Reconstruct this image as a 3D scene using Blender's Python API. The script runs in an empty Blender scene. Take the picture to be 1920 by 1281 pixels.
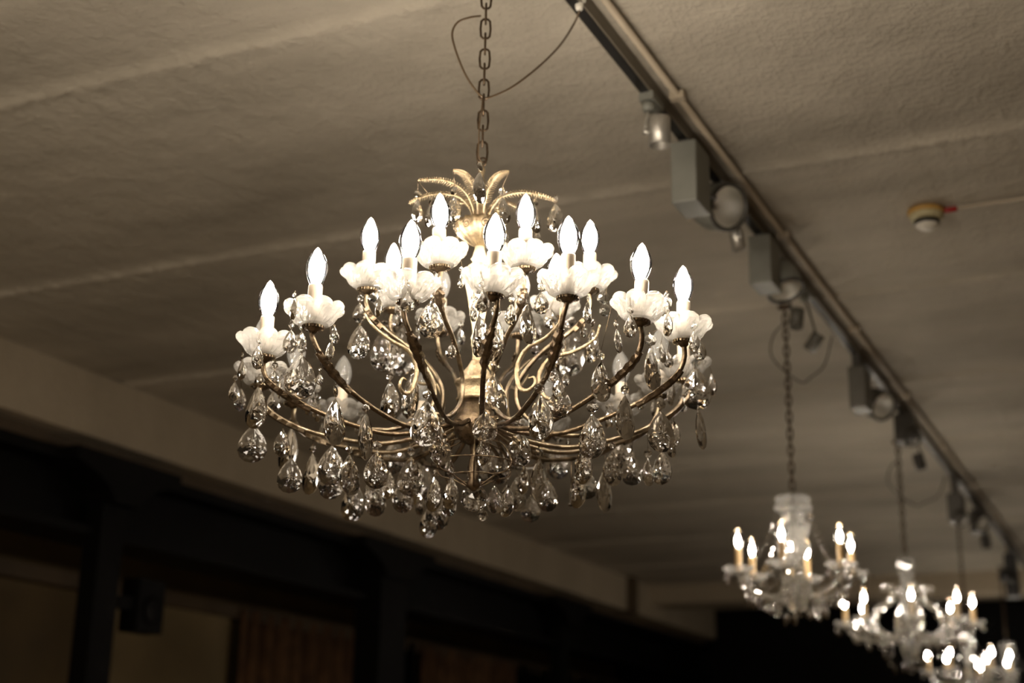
import bpy, math, random
from mathutils import Vector, Matrix
SC = bpy.context.scene
COL = SC.collection
PI = math.pi
random.seed(7)

# ------------------------------------------------------------------ camera
EYE = Vector((0.0, 0.0, 1.6))            # floor is z = 0
FPX, PW, PH = 2667.0, 1920, 1281
ROWS = ((0.9053, 0.1116, 0.4098), (0.4244, -0.2784, -0.8616), (0.0180, 0.9540, -0.2993))
R = Matrix(ROWS)
xa = Vector(R.col[0]).normalized(); za = Vector(R.col[2]); za = (za - xa * za.dot(xa)).normalized(); ya = za.cross(xa)
R = Matrix((xa, ya, za)).transposed()
cam_data = bpy.data.cameras.new('camera'); cam = bpy.data.objects.new('camera', cam_data); COL.objects.link(cam)
cam.matrix_world = Matrix.Translation(EYE) @ R.to_4x4()
cam_data.sensor_width = 36.0
cam_data.lens = 36.0 * FPX / PW
cam_data.clip_start = 0.05; cam_data.clip_end = 60
cam_data.dof.use_dof = True
cam_data.dof.focus_distance = 2.62
cam_data.dof.aperture_fstop = 2.4
SC.camera = cam

def ray(x, y):
    return R @ Vector(((x - PW / 2) / FPX, -(y - PH / 2) / FPX, -1.0))
def at_y(x, y, Y):
    d = ray(x, y); return EYE + d * (Y / d.y)
def at_x(x, y, X):
    d = ray(x, y); return EYE + d * (X / d.x)
def at_z(x, y, Z):
    d = ray(x, y); return EYE + d * ((Z - EYE.z) / d.z)
def at_d(x, y, D):
    return EYE + ray(x, y) * D
def pix(P):
    c = R.transposed() @ (Vector(P) - EYE)
    return PW / 2 + FPX * c.x / -c.z, PH / 2 - FPX * c.y / -c.z, -c.z

# ------------------------------------------------------------------ world, exposure, light settings
w = bpy.data.worlds.new('world'); SC.world = w; w.use_nodes = True
w.node_tree.nodes['Background'].inputs[0].default_value = (1.0, 0.85, 0.68, 1)
w.node_tree.nodes['Background'].inputs[1].default_value = 0.01
SC.view_settings.view_transform = 'Standard'; SC.view_settings.look = 'None'
SC.view_settings.gamma = 1.0; SC.view_settings.exposure = 1.05
SC.view_settings.use_curve_mapping = False
cy = SC.cycles
cy.max_bounces = 14; cy.transmission_bounces = 12; cy.glossy_bounces = 5; cy.diffuse_bounces = 3
cy.transparent_max_bounces = 12
cy.sample_clamp_indirect = 40.0; cy.sample_clamp_direct = 0.0
cy.caustics_reflective = False; cy.caustics_refractive = False
BULB = 116.0            # radiance of the glowing core of one candle bulb
BULB_COL = (1.0, 0.885, 0.73, 1)
# two added out-of-view fill lights, no fixtures: they brighten the near and left-hand ceiling
for nm_, lp, pw_ in (('chandelier_light_behind_viewer', (-1.25, -0.25, 2.62), 24.0), ('chandelier_light_to_the_left', (-3.4, 0.3, 2.35), 24.0)):
    ld = bpy.data.lights.new(nm_, 'POINT'); ld.energy = pw_; ld.color = (1.0, 0.87, 0.71); ld.shadow_soft_size = 0.3
    lo = bpy.data.objects.new(nm_, ld); COL.objects.link(lo); lo.location = lp

# ------------------------------------------------------------------ materials
def newmat(name):
    m = bpy.data.materials.new(name); m.use_nodes = True
    nt = m.node_tree; nt.nodes.clear()
    out = nt.nodes.new('ShaderNodeOutputMaterial')
    return m, nt, out
def pbsdf(name, color, rough=0.5, metal=0.0, noise=0.0, nscale=20.0, bump=0.0, bscale=60.0, spec=0.5):
    m, nt, out = newmat(name)
    b = nt.nodes.new('ShaderNodeBsdfPrincipled')
    b.inputs['Base Color'].default_value = (*color, 1); b.inputs['Roughness'].default_value = rough
    b.inputs['Metallic'].default_value = metal; b.inputs['Specular IOR Level'].default_value = spec
    nt.links.new(b.outputs[0], out.inputs[0])
    tc = nt.nodes.new('ShaderNodeTexCoord')
    if noise:
        n = nt.nodes.new('ShaderNodeTexNoise'); n.inputs['Scale'].default_value = nscale; n.inputs['Detail'].default_value = 6
        nt.links.new(tc.outputs['Object'], n.inputs['Vector'])
        r = nt.nodes.new('ShaderNodeValToRGB')
        r.color_ramp.elements[0].position = 0.3; r.color_ramp.elements[1].position = 0.7
        r.color_ramp.elements[0].color = (*[c * (1 - noise) for c in color], 1)
        r.color_ramp.elements[1].color = (*[min(1, c * (1 + noise)) for c in color], 1)
        nt.links.new(n.outputs['Fac'], r.inputs[0]); nt.links.new(r.outputs[0], b.inputs['Base Color'])
    if bump:
        n = nt.nodes.new('ShaderNodeTexNoise'); n.inputs['Scale'].default_value = bscale; n.inputs['Detail'].default_value = 5
        nt.links.new(tc.outputs['Object'], n.inputs['Vector'])
        bp = nt.nodes.new('ShaderNodeBump'); bp.inputs['Strength'].default_value = bump; bp.inputs['Distance'].default_value = 0.01
        nt.links.new(n.outputs['Fac'], bp.inputs['Height']); nt.links.new(bp.outputs[0], b.inputs['Normal'])
    return m
def glass(name, color=(1, 1, 1), rough=0.0, ior=1.54):
    m, nt, out = newmat(name)
    g = nt.nodes.new('ShaderNodeBsdfGlass'); g.inputs['Color'].default_value = (*color, 1)
    g.inputs['Roughness'].default_value = rough; g.inputs['IOR'].default_value = ior
    nt.links.new(g.outputs[0], out.inputs[0])
    return m
def shell_glass(name, haze=0.0):
    m, nt, out = newmat(name)
    t = nt.nodes.new('ShaderNodeBsdfTransparent'); t.inputs[0].default_value = (0.97, 0.97, 0.97, 1)
    g = nt.nodes.new('ShaderNodeBsdfGlossy'); g.inputs['Roughness'].default_value = 0.03
    f = nt.nodes.new('ShaderNodeFresnel'); f.inputs[0].default_value = 1.5
    mx = nt.nodes.new('ShaderNodeMixShader')
    nt.links.new(f.outputs[0], mx.inputs[0]); nt.links.new(t.outputs[0], mx.inputs[1]); nt.links.new(g.outputs[0], mx.inputs[2])
    if haze:
        d = nt.nodes.new('ShaderNodeBsdfDiffuse'); d.inputs[0].default_value = (.8, .78, .74, 1); t2 = nt.nodes.new('ShaderNodeMixShader'); t2.inputs[0].default_value = haze
        nt.links.new(mx.outputs[0], t2.inputs[1]); nt.links.new(d.outputs[0], t2.inputs[2]); nt.links.new(t2.outputs[0], out.inputs[0]); return m
    nt.links.new(mx.outputs[0], out.inputs[0]); return m
def pressed_glass(name, milk=0.55, color=(0.95, 0.92, 0.87)):
    m, nt, out = newmat(name)
    g = nt.nodes.new('ShaderNodeBsdfGlass'); g.inputs['Roughness'].default_value = 0.05; g.inputs['IOR'].default_value = 1.42
    d = nt.nodes.new('ShaderNodeBsdfDiffuse'); d.inputs[0].default_value = (*color, 1)
    t = nt.nodes.new('ShaderNodeBsdfTranslucent'); t.inputs[0].default_value = (*color, 1)
    m1 = nt.nodes.new('ShaderNodeMixShader'); m1.inputs[0].default_value = 0.6
    nt.links.new(d.outputs[0], m1.inputs[1]); nt.links.new(t.outputs[0], m1.inputs[2])
    m2 = nt.nodes.new('ShaderNodeMixShader'); m2.inputs[0].default_value = milk
    nt.links.new(g.outputs[0], m2.inputs[1]); nt.links.new(m1.outputs[0], m2.inputs[2])
    tc = nt.nodes.new('ShaderNodeTexCoord'); n = nt.nodes.new('ShaderNodeTexNoise'); n.inputs['Scale'].default_value = 90
    bp = nt.nodes.new('ShaderNodeBump'); bp.inputs['Strength'].default_value = 0.35; bp.inputs['Distance'].default_value = 0.004
    nt.links.new(tc.outputs['Object'], n.inputs['Vector']); nt.links.new(n.outputs['Fac'], bp.inputs['Height'])
    nt.links.new(bp.outputs[0], d.inputs['Normal'])
    nt.links.new(m2.outputs[0], out.inputs[0]); return m
def emit(name, color, s):
    m, nt, out = newmat(name)
    e = nt.nodes.new('ShaderNodeEmission'); e.inputs[0].default_value = color; e.inputs[1].default_value = s
    nt.links.new(e.outputs[0], out.inputs[0]); return m
def plaster(name, base, stain):
    m, nt, out = newmat(name); N = nt.nodes; L = nt.links
    b = N.new('ShaderNodeBsdfPrincipled'); b.inputs['Roughness'].default_value = 0.85; b.inputs['Specular IOR Level'].default_value = 0.2
    tc = N.new('ShaderNodeTexCoord')
    n1 = N.new('ShaderNodeTexNoise'); n1.inputs['Scale'].default_value = 1.7; n1.inputs['Detail'].default_value = 7; n1.inputs['Roughness'].default_value = 0.6
    mp = N.new('ShaderNodeMapping'); mp.inputs['Scale'].default_value = (0.5, 1.6, 1.0)
    L.new(tc.outputs['Object'], mp.inputs[0]); L.new(mp.outputs[0], n1.inputs['Vector'])
    r = N.new('ShaderNodeValToRGB'); r.color_ramp.elements[0].position = 0.3; r.color_ramp.elements[1].position = 0.68
    r.color_ramp.elements[0].color = (*stain, 1); r.color_ramp.elements[1].color = (*base, 1)
    L.new(n1.outputs['Fac'], r.inputs[0]); L.new(r.outputs[0], b.inputs['Base Color'])
    n2 = N.new('ShaderNodeTexNoise'); n2.inputs['Scale'].default_value = 55; n2.inputs['Detail'].default_value = 8
    n3 = N.new('ShaderNodeTexNoise'); n3.inputs['Scale'].default_value = 9; n3.inputs['Detail'].default_value = 4
    L.new(tc.outputs['Object'], n2.inputs['Vector']); L.new(tc.outputs['Object'], n3.inputs['Vector'])
    v = N.new('ShaderNodeValToRGB'); v.color_ramp.elements[0].position = 0.35; v.color_ramp.elements[1].position = 0.75
    L.new(n2.outputs['Fac'], v.inputs[0])
    mu = N.new('ShaderNodeMath'); mu.operation = 'MULTIPLY'; L.new(v.outputs[0], mu.inputs[0]); L.new(n3.outputs['Fac'], mu.inputs[1])
    ad = N.new('ShaderNodeMath'); ad.operation = 'MULTIPLY_ADD'; L.new(n3.outputs['Fac'], ad.inputs[0]); ad.inputs[1].default_value = 2.0; L.new(mu.outputs[0], ad.inputs[2])
    bp = N.new('ShaderNodeBump'); bp.inputs['Strength'].default_value = 0.5; bp.inputs['Distance'].default_value = 0.010
    L.new(ad.outputs[0], bp.inputs['Height']); L.new(bp.outputs[0], b.inputs['Normal'])
    L.new(b.outputs[0], out.inputs[0]); return m

M = {}
M['ceil'] = plaster('ceiling_plaster', (0.52, 0.468, 0.385), (0.36, 0.322, 0.262))
M['face'] = plaster('beam_plaster', (0.42, 0.35, 0.26), (0.36, 0.30, 0.22))
M['brown'] = pbsdf('dark_brown_paint', (0.075, 0.048, 0.024), 0.7, noise=0.3, nscale=3)
M['wallp'] = pbsdf('ochre_panel', (0.20, 0.146, 0.07), 0.8, noise=0.2, nscale=2)
M['wallb'] = pbsdf('brown_wall', (0.095, 0.062, 0.024), 0.8, noise=0.3, nscale=2)
M['black'] = pbsdf('black_paint', (0.0025, 0.002, 0.0018), 0.6, noise=0.2, spec=0.1)
M['floor'] = pbsdf('floor_wood', (0.50, 0.42, 0.32), 0.5, noise=0.3, nscale=6)
M['curtain'] = pbsdf('curtain_cloth', (0.14, 0.068, 0.028), 0.9, noise=0.4, nscale=8)
M['bronze'] = pbsdf('aged_bronze', (0.235, 0.185, 0.125), 0.34, 1.0, noise=0.55, nscale=60, bump=0.15, bscale=200)
M['bronze_dark'] = pbsdf('dark_bronze', (0.17, 0.125, 0.08), 0.33, 0.95, noise=0.5, nscale=80, bump=0.2, bscale=200)
M['gold'] = pbsdf('worn_gilt', (0.44, 0.345, 0.22), 0.42, 0.85, noise=0.35, nscale=70, bump=0.3, bscale=250)
M['cream'] = pbsdf('cream_gilt', (0.72, 0.60, 0.40), 0.5, 0.25, noise=0.25, nscale=70, bump=0.3, bscale=200)
M['chain'] = pbsdf('chain_bronze', (0.085, 0.058, 0.036), 0.42, 0.85, noise=0.4, nscale=90)
M['cord'] = pbsdf('brown_cord', (0.10, 0.065, 0.035), 0.4, 0.1)
M['sleeve'] = pbsdf('cream_candle_sleeve', (0.66, 0.56, 0.44), 0.45, noise=0.04)
M['amber'] = pbsdf('amber_candle_sleeve', (0.62, 0.42, 0.20), 0.5, noise=0.08)
M['crystal'] = glass('cut_crystal', (0.99, 0.985, 0.98), 0.0, 1.6)
M['crystal_tube'] = pressed_glass('cloudy_glass_tube', 0.14, (0.92, 0.85, 0.72))
M['pan'] = pressed_glass('pressed_glass', 0.34, (0.9, 0.87, 0.82))
M['pan2'] = pressed_glass('pressed_glass_clear', 0.20)
M['shell'] = shell_glass('bulb_glass')
M['shell_dim'] = shell_glass('unlit_bulb_glass', 0.16)
M['glow'] = emit('glowing_core', BULB_COL, BULB)
M['glow_far'] = emit('glowing_core_far', BULB_COL, BULB * 1.7)
M['wire'] = pbsdf('thin_wire', (0.16, 0.12, 0.08), 0.4, 1.0)
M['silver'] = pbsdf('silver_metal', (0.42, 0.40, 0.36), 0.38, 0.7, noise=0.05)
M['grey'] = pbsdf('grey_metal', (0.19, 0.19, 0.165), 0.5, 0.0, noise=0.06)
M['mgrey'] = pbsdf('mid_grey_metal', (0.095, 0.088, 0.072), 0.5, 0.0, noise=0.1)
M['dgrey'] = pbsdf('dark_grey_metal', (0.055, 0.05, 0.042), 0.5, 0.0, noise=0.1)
M['reflector'] = pbsdf('faceted_reflector', (0.85, 0.83, 0.78), 0.3, 1.0, bump=0.5, bscale=160)
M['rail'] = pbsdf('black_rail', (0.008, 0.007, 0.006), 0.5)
M['railside'] = pbsdf('grey_rail', (0.17, 0.145, 0.11), 0.5, 0.2)
M['pipe'] = pbsdf('beige_conduit', (0.42, 0.35, 0.26), 0.6)
M['det'] = pbsdf('cream_plastic', (0.50, 0.44, 0.26), 0.5)
M['deto'] = pbsdf('ochre_plastic', (0.52, 0.30, 0.08), 0.5)
M['white'] = pbsdf('white_plastic', (0.7, 0.66, 0.58), 0.45)
M['red'] = pbsdf('red_plastic', (0.30, 0.008, 0.005), 0.5)

# ------------------------------------------------------------------ mesh helpers
class MB:
    def __init__(s): s.v = []; s.f = []; s.sm = []
    def add(s, v, f, smooth=False):
        o = len(s.v); s.v += [tuple(p) for p in v]; s.f += [tuple(i + o for i in q) for q in f]; s.sm += [smooth] * len(f)
        return s
    def box(s, lo, hi, mt=None):
        x0, y0, z0 = lo; x1, y1, z1 = hi
        v = [(x0, y0, z0), (x1, y0, z0), (x1, y1, z0), (x0, y1, z0), (x0, y0, z1), (x1, y0, z1), (x1, y1, z1), (x0, y1, z1)]
        if mt is not None: v = [mt @ Vector(p) for p in v]
        return s.add(v, [(3, 2, 1, 0), (4, 5, 6, 7), (0, 1, 5, 4), (1, 2, 6, 5), (2, 3, 7, 6), (3, 0, 4, 7)])
    def lathe(s, prof, n=24, mt=None, smooth=True, cap=True):
        v = []; f = []
        for (r, z) in prof:
            for k in range(n):
                a = 2 * PI * k / n; v.append(Vector((r * math.cos(a), r * math.sin(a), z)))
        for i in range(len(prof) - 1):
            for k in range(n):
                k2 = (k + 1) % n
                f.append((i * n + k, i * n + k2, (i + 1) * n + k2, (i + 1) * n + k))
        if cap:
            f.append(tuple(range(n - 1, -1, -1))); f.append(tuple((len(prof) - 1) * n + k for k in range(n)))
        if mt is not None: v = [mt @ p for p in v]
        return s.add(v, f, smooth)
    def tube(s, pts, rad, n=8, smooth=True, flute=0.0, closed=False):
        pts = [Vector(p) for p in pts]; m = len(pts)
        if not hasattr(rad, '__len__'): rad = [rad] * m
        v = []; f = []; up = None
        for i, p in enumerate(pts):
            if closed: t = pts[(i + 1) % m] - pts[i - 1]
            else: t = pts[min(i + 1, m - 1)] - pts[max(i - 1, 0)]
            t.normalize()
            if up is None:
                up = Vector((0, 0, 1)) if abs(t.z) < 0.9 else Vector((1, 0, 0))
            u = (up - t * up.dot(t))
            if u.length < 1e-5: u = t.orthogonal()
            u.normalize(); up = u; b = t.cross(u)
            for k in range(n):
                a = 2 * PI * k / n; rr = rad[i] * (1 - flute * (k % 2))
                v.append(p + u * math.cos(a) * rr + b * math.sin(a) * rr)
        for i in range(m if closed else m - 1):
            i2 = (i + 1) % m
            for k in range(n):
                k2 = (k + 1) % n; f.append((i * n + k, i * n + k2, i2 * n + k2, i2 * n + k))
        if not closed:
            f.append(tuple(range(n - 1, -1, -1))); f.append(tuple((m - 1) * n + k for k in range(n)))
        return s.add(v, f, smooth)
    def mesh(s, name, mat):
        me = bpy.data.meshes.new(name); me.from_pydata(s.v, [], s.f); me.materials.append(mat)
        me.polygons.foreach_set('use_smooth', s.sm); me.update(); return me
    def build(s, name, mat, parent=None, loc=None):
        return place(name, s.mesh(name, mat), parent, loc)
def place(name, me, parent=None, loc=None, rot=None, scale=None):
    o = bpy.data.objects.new(name, me); COL.objects.link(o)
    if parent is not None: o.parent = parent
    if loc is not None: o.location = loc
    if rot is not None: o.rotation_euler = rot
    if scale is not None: o.scale = scale
    return o
def tag(o, label=None, cat=None, group=None, kind=None):
    if label: o['label'] = label
    if cat: o['category'] = cat
    if group: o['group'] = group
    if kind: o['kind'] = kind
    return o
def thing(name, label, cat, loc, group=None, rotz=0):
    o = bpy.data.objects.new(name, None); COL.objects.link(o); o.location = loc; o.rotation_euler = (0, 0, rotz)
    o.empty_display_size = 0.1
    return tag(o, label, cat, group)
def spline(pts, n=6):
    P = [Vector(p) for p in pts]; P = [P[0] * 2 - P[1]] + P + [P[-1] * 2 - P[-2]]; out = []
    for i in range(1, len(P) - 2):
        for k in range(n):
            t = k / n
            out.append(0.5 * ((2 * P[i]) + (P[i + 1] - P[i - 1]) * t + (2 * P[i - 1] - 5 * P[i] + 4 * P[i + 1] - P[i + 2]) * t * t
                              + (3 * P[i] - P[i - 1] - 3 * P[i + 1] + P[i + 2]) * t ** 3))
    out.append(P[-2]); return out

# ------------------------------------------------------------------ the room
CZ = 3.41                                # ceiling
FX = -4.49                               # plaster face of the long beam on the left
def ceiling():
    # one slab whose underside follows the cast bays: shallow ridges and a groove at every joint (every 1.25 m)
    joints = [1.4 - 1.25 * 3 + 1.25 * k for k in range(16)]
    prof = [(-2.6, 0.0)]
    for j in joints:
        if j < -2.4 or j > 14.3: continue
        prof += [(j - 0.13, 0.0), (j - 0.105, 0.004), (j - 0.05, 0.005), (j - 0.004, 0.005), (j + 0.004, -0.003), (j + 0.018, -0.0055), (j + 0.036, -0.002), (j + 0.06, -0.003), (j + 0.14, 0.0)]
    prof.append((14.5, 0.0))
    rnd = random.Random(3)
    nx = 420; x0, x1 = -4.9, 3.0; v = []; f = []
    for i in range(nx + 1):
        x = x0 + (x1 - x0) * i / nx
        for (y, z) in prof:
            v.append((x, y + rnd.uniform(-.003, .003) * (1 if -2.5 < y < 14.4 and z else 0), CZ + z + (rnd.uniform(-.0045, .0045) if z < 0 else rnd.uniform(-.0015, .0015) if z else 0)))
    m = len(prof)
    for i in range(nx):
        for k in range(m - 1):
            f.append((i * m + k, i * m + k + 1, (i + 1) * m + k + 1, (i + 1) * m + k))
    b = MB(); b.add(v, f, True)
    # upper side, so the slab has thickness
    b.box((x0, -2.6, CZ + 0.03), (x1, 14.5, CZ + 0.2))
    o = b.build('ceiling', M['ceil']); tag(o, 'pale plastered concrete ceiling with joints running across', 'ceiling', kind='structure')
ceiling()
def struct(name, lo, hi, m, label):
    o = MB().box(lo, hi).build(name, M[m]); return tag(o, label, name.split('_')[0], kind='structure')
struct('floor', (-5.7, -2.6, -0.1), (3.1, 14.5, 0), 'floor', 'pale wooden floor of the hall below the chandeliers')  # unseen floor, colour made pale to bounce light up onto crystals and ceiling
struct('wall_left', (-5.8, -2.6, 0), (-5.6, 14.5, CZ), 'wallb', 'dark brown wall behind the iron columns on the left')
struct('wall_right', (3.0, -2.6, 0), (3.2, 14.5, CZ + .2), 'face', 'plastered wall on the right side of the hall')
struct('wall_back', (-5.8, -2.8, 0), (3.2, -2.6, CZ + .2), 'face', 'plastered wall at the near end behind the viewer')
struct('wall_far', (-5.8, 14.5, 0), (3.2, 14.7, CZ + .2), 'black', 'black wall at the far end of the hall')
struct('trim_1', (-4.85, -2.6, 3.112), (FX, 14.5, CZ - 0.002), 'face', 'plastered side of the long beam under the ceiling')
struct('trim_2', (-5.6, -2.6, 3.03), (-4.60, 14.5, 3.11), 'brown', 'dark brown soffit above the iron girder')
struct('trim_7', (-5.598, 6.3, 0.0), (-5.55, 7.56, 2.60), 'wallp', 'ochre wall panel between the nearest column and the brown curtain')
# iron girder: web and two flanges in one section
g = MB(); g.box((-4.85, -2.6, 2.98), (-4.52, 14.5, 3.03)); g.box((-4.72, -2.6, 2.72), (-4.66, 14.5, 2.98)); g.box((-4.85, -2.6, 2.68), (-4.55, 14.5, 2.72))
tag(g.build('trim_3', M['black']), 'black iron girder resting on the columns', 'trim', kind='structure')
struct('trim_4', (-5.6, -2.6, 2.60), (-5.50, 14.5, 2.68), 'brown', 'thin dark rail along the left wall below the girder')
struct('trim_5', (FX, 12.55, 3.24), (3.0, 12.95, CZ + .02), 'face', 'shallow plaster beam crossing the ceiling at the far end')
struct('trim_6', (-4.6, 11.9, 3.10), (-4.44, 12.05, CZ), 'brown', 'short dark upright on the plaster beam at the far left')
for i, (y, lab) in enumerate([(5.19, 'nearest black iron column with a bracketed capital at far left'), (7.78, 'second black iron column standing beside the brown curtain'), (10.6, 'third black iron column under the girder, farthest of the three')]):
    c = thing('iron_column', lab, 'column', (-4.57, y, 0), 'iron columns along the left side'); c['kind'] = 'structure'
    hw = 0.080 if i != 1 else 0.16; dx = 0.05 if i != 1 else .09
    MB().box((-dx, -hw, 0.12), (dx, hw, 2.84)).build('shaft', M['black'], c)
    MB().box((-0.14, -hw - .05, 0), (0.14, hw + .05, 0.12)).build('base', M['black'], c)
    cb = MB(); prof = [(-hw - .01, 2.83), (-hw - .04, 2.88), (-hw - .12, 2.93), (-hw - .29, 2.985), (-hw - .29, 3.04), (hw + .29, 3.04), (hw + .29, 2.985), (hw + .12, 2.93), (hw + .04, 2.88), (hw + .01, 2.83)]
    n = len(prof); v = [(-0.13, p, z) for p, z in prof] + [(0.13, p, z) for p, z in prof]
    cb.add(v, [tuple(range(n)), tuple(range(2 * n - 1, n - 1, -1))] + [(k, k + n, (k + 1) % n + n, (k + 1) % n) for k in range(n)])
    cb.build('capital', M['black'], c)
# loudspeaker box on the nearest column
sp = thing('loudspeaker', 'small black loudspeaker fixed to the side of the nearest iron column', 'loudspeaker', (-4.55, 5.43, 2.40))
MB().box((-0.07, -0.02, -0.125), (0.04, 0.17, 0.125)).build('cabinet', M['black'], sp)
MB().box((-0.03, -0.13, -0.03), (0.02, -0.02, 0.03)).build('bracket', M['black'], sp)
MB().lathe([(0.0, 0.0), (0.06, 0.0), (0.065, 0.008), (0.05, 0.010), (0.02, 0.003)], 20, Matrix.Translation((0.04, 0.08, -0.02)) @ Matrix.Rotation(PI / 2, 4, 'Y')).build('speaker_cone', M['black'], sp)
def curtain(y0, y1, mat, label, x=-5.5, top=2.66):
    v = []; f = []; n = int((y1 - y0) / 0.02); rn = random.Random(int(y0 * 100)); ph = 0
    for i in range(n + 1):
        y = y0 + (y1 - y0) * i / n; ph += rn.uniform(0.5, 0.95)
        dx = 0.035 * math.sin(ph) + 0.012 * math.sin(ph * 0.37)
        v += [(x + dx, y, top), (x + dx * 1.2, y, 1.3), (x + dx * 1.5, y, 0.03)]
    for i in range(n):
        for k in range(2): f.append((i * 3 + k, i * 3 + k + 1, (i + 1) * 3 + k + 1, (i + 1) * 3 + k))
    b = MB(); b.add(v, f, True); o = b.build('curtain', mat); tag(o, label, 'curtain')
    md = o.modifiers.new('thick', 'SOLIDIFY'); md.thickness = 0.006
    return o
curtain(7.58, 9.06, M['curtain'], 'brown curtain hanging in folds behind and left of the second iron column')
curtain(9.98, 11.75, M['curtain'], 'brown curtain hanging between the second and third iron columns')
curtain(9.10, 9.94, M['black'], 'black curtain between the two brown curtains on the left wall')
curtain(11.8, 14.4, M['black'], 'black curtain on the left wall at the dark far end')

# ------------------------------------------------------------------ crystal templates (unit height, hung from z = 0)
def gem(name, W, T, n=14, m=0.8, rings=((1, 0), (0.80, .5), (0.55, 0), (0.26, .5)), pexp=1.7, mat='crystal', cz=-0.08, jit=0.72):
    def outl(t):
        return Vector((W * 0.5 * math.sin(t) * abs(math.sin(t / 2)) ** m / 0.80, 0, 0.5 * math.cos(t)))
    c = Vector((0, 0, cz)); v = []; f = []
    b = MB(); rj = random.Random(hash(len(name) + n * 7))
    for sgn in (-1, 1):
        v = []; f = []
        for (s_, off) in rings:
            for k in range(n):
                p = outl(2 * PI * (k + off) / n); q = c + (p - c) * (s_ if s_ == 1 else s_ * rj.uniform(.95, 1.05))
                q.y = sgn * T * 0.5 * (0.14 + 0.86 * (1 - s_ ** pexp) * (1 if s_ == 1 else rj.uniform(jit, 1.0))); v.append(q)
        cc = Vector((0, sgn * T * 0.5, cz)); v.append(cc)
        R_ = len(rings)
        for i in range(R_ - 1):
            o0, o1 = rings[i][1], rings[i + 1][1]
            for k in range(n):
                k2 = (k + 1) % n
                if o1 > o0: tri = [(i * n + k, i * n + k2, (i + 1) * n + k), (i * n + k2, (i + 1) * n + k2, (i + 1) * n + k)]
                else: tri = [(i * n + k, (i + 1) * n + k2, (i + 1) * n + k), (i * n + k, i * n + k2, (i + 1) * n + k2)]
                f += tri
        for k in range(n): f.append(((R_ - 1) * n + k, (R_ - 1) * n + (k + 1) % n, R_ * n))
        if sgn > 0: f = [q[::-1] for q in f]
        b.add([p - Vector((0, 0, 0.5)) for p in v], f)
    # girdle
    N0 = len(rings) * n + 1; g = []
    for k in range(n):
        k2 = (k + 1) % n; g.append((k, N0 + k, N0 + k2, k2))
    b.f += g; b.sm += [False] * n
    return b.mesh(name, M[mat])
PEAR = gem('pear_crystal', 0.66, 0.24, n=16, rings=((1, 0), (0.84, .5), (0.62, 0), (0.38, .5), (0.16, 0)))
PEAR_FINE = gem('pear_crystal_fine', 0.66, 0.26, n=20, rings=((1, 0), (0.88, .5), (0.72, 0), (0.54, .5), (0.36, 0), (0.18, .5)))
SPEAR = gem('spear_crystal', 0.36, 0.24, n=12, m=0.45)
DROP = gem('small_crystal', 0.56, 0.30, n=12, rings=((1, 0), (0.7, .5), (0.35, 0)))
OCT = gem('octagon_crystal', 0.98, 0.42, n=8, m=0.0, rings=((1, 0), (0.72, .5), (0.4, 0)), cz=0)
def crystal_ball(name, r=0.5, nu=12, nv=8):
    v = [(0, 0, r)]; f = []
    for i in range(1, nv):
        for k in range(nu):
            a = 2 * PI * (k + 0.5 * (i % 2)) / nu; p = PI * i / nv
            v.append((r * math.sin(p) * math.cos(a), r * math.sin(p) * math.sin(a), r * math.cos(p)))
    v.append((0, 0, -r)); L = len(v) - 1
    for k in range(nu): f.append((0, 1 + k, 1 + (k + 1) % nu)); f.append((L, L - nu + (k + 1) % nu, L - nu + k))
    for i in range(nv - 2):
        for k in range(nu):
            a0 = 1 + i * nu + k; a1 = 1 + i * nu + (k + 1) % nu; b0 = a0 + nu; b1 = a1 + nu
            if i % 2 == 1: f += [(a0, b0, a1), (a1, b0, b1)]   # rows alternate
            else: f += [(a0, b0, b1), (a0, b1, a1)]
    b = MB(); b.add(v, f); return b.mesh(name, M['crystal'])
BALL = crystal_ball('crystal_ball_mesh')
_w = MB(); _w.tube([(0.0016 * math.cos(a), 0, 0.0016 * math.sin(a)) for a in [2 * PI * k / 8 for k in range(8)]], 0.0005, 5, closed=True)
HOOK = _w.mesh('wire_ring', M['wire'])

def shell_prof():
    return [(0.0085, 0.0), (0.0105, 0.004), (0.0145, 0.014), (0.0175, 0.026), (0.0185, 0.036), (0.0175, 0.047), (0.0145, 0.058), (0.0100, 0.068), (0.0055, 0.0755), (0.0022, 0.0795), (0.0006, 0.081)]
SHELL = MB().lathe([(r * 1.11, z * .93) for r, z in shell_prof()], 24).mesh('candle_bulb_glass', M['shell'])
GLOW = MB().lathe([(0.004, 0.003), (0.0100, 0.010), (0.0138, 0.021), (0.0146, 0.030), (0.0122, 0.041), (0.0072, 0.051), (0.0018, 0.058)], 10).mesh('candle_bulb_core', M['glow'])
GLOW2 = MB().lathe([(0.002, 0.010), (0.0060, 0.015), (0.0080, 0.023), (0.0082, 0.030), (0.0062, 0.038), (0.0034, 0.045), (0.0010, 0.049)], 10).mesh('candle_bulb_core_small', M['glow_far'])
SLEEVE = MB().lathe([(0.0128, -0.02), (0.0132, 0.0), (0.0132, 0.057), (0.0122, 0.059), (0.0118, 0.057)], 20).mesh('candle_sleeve_mesh', M['sleeve'])

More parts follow.
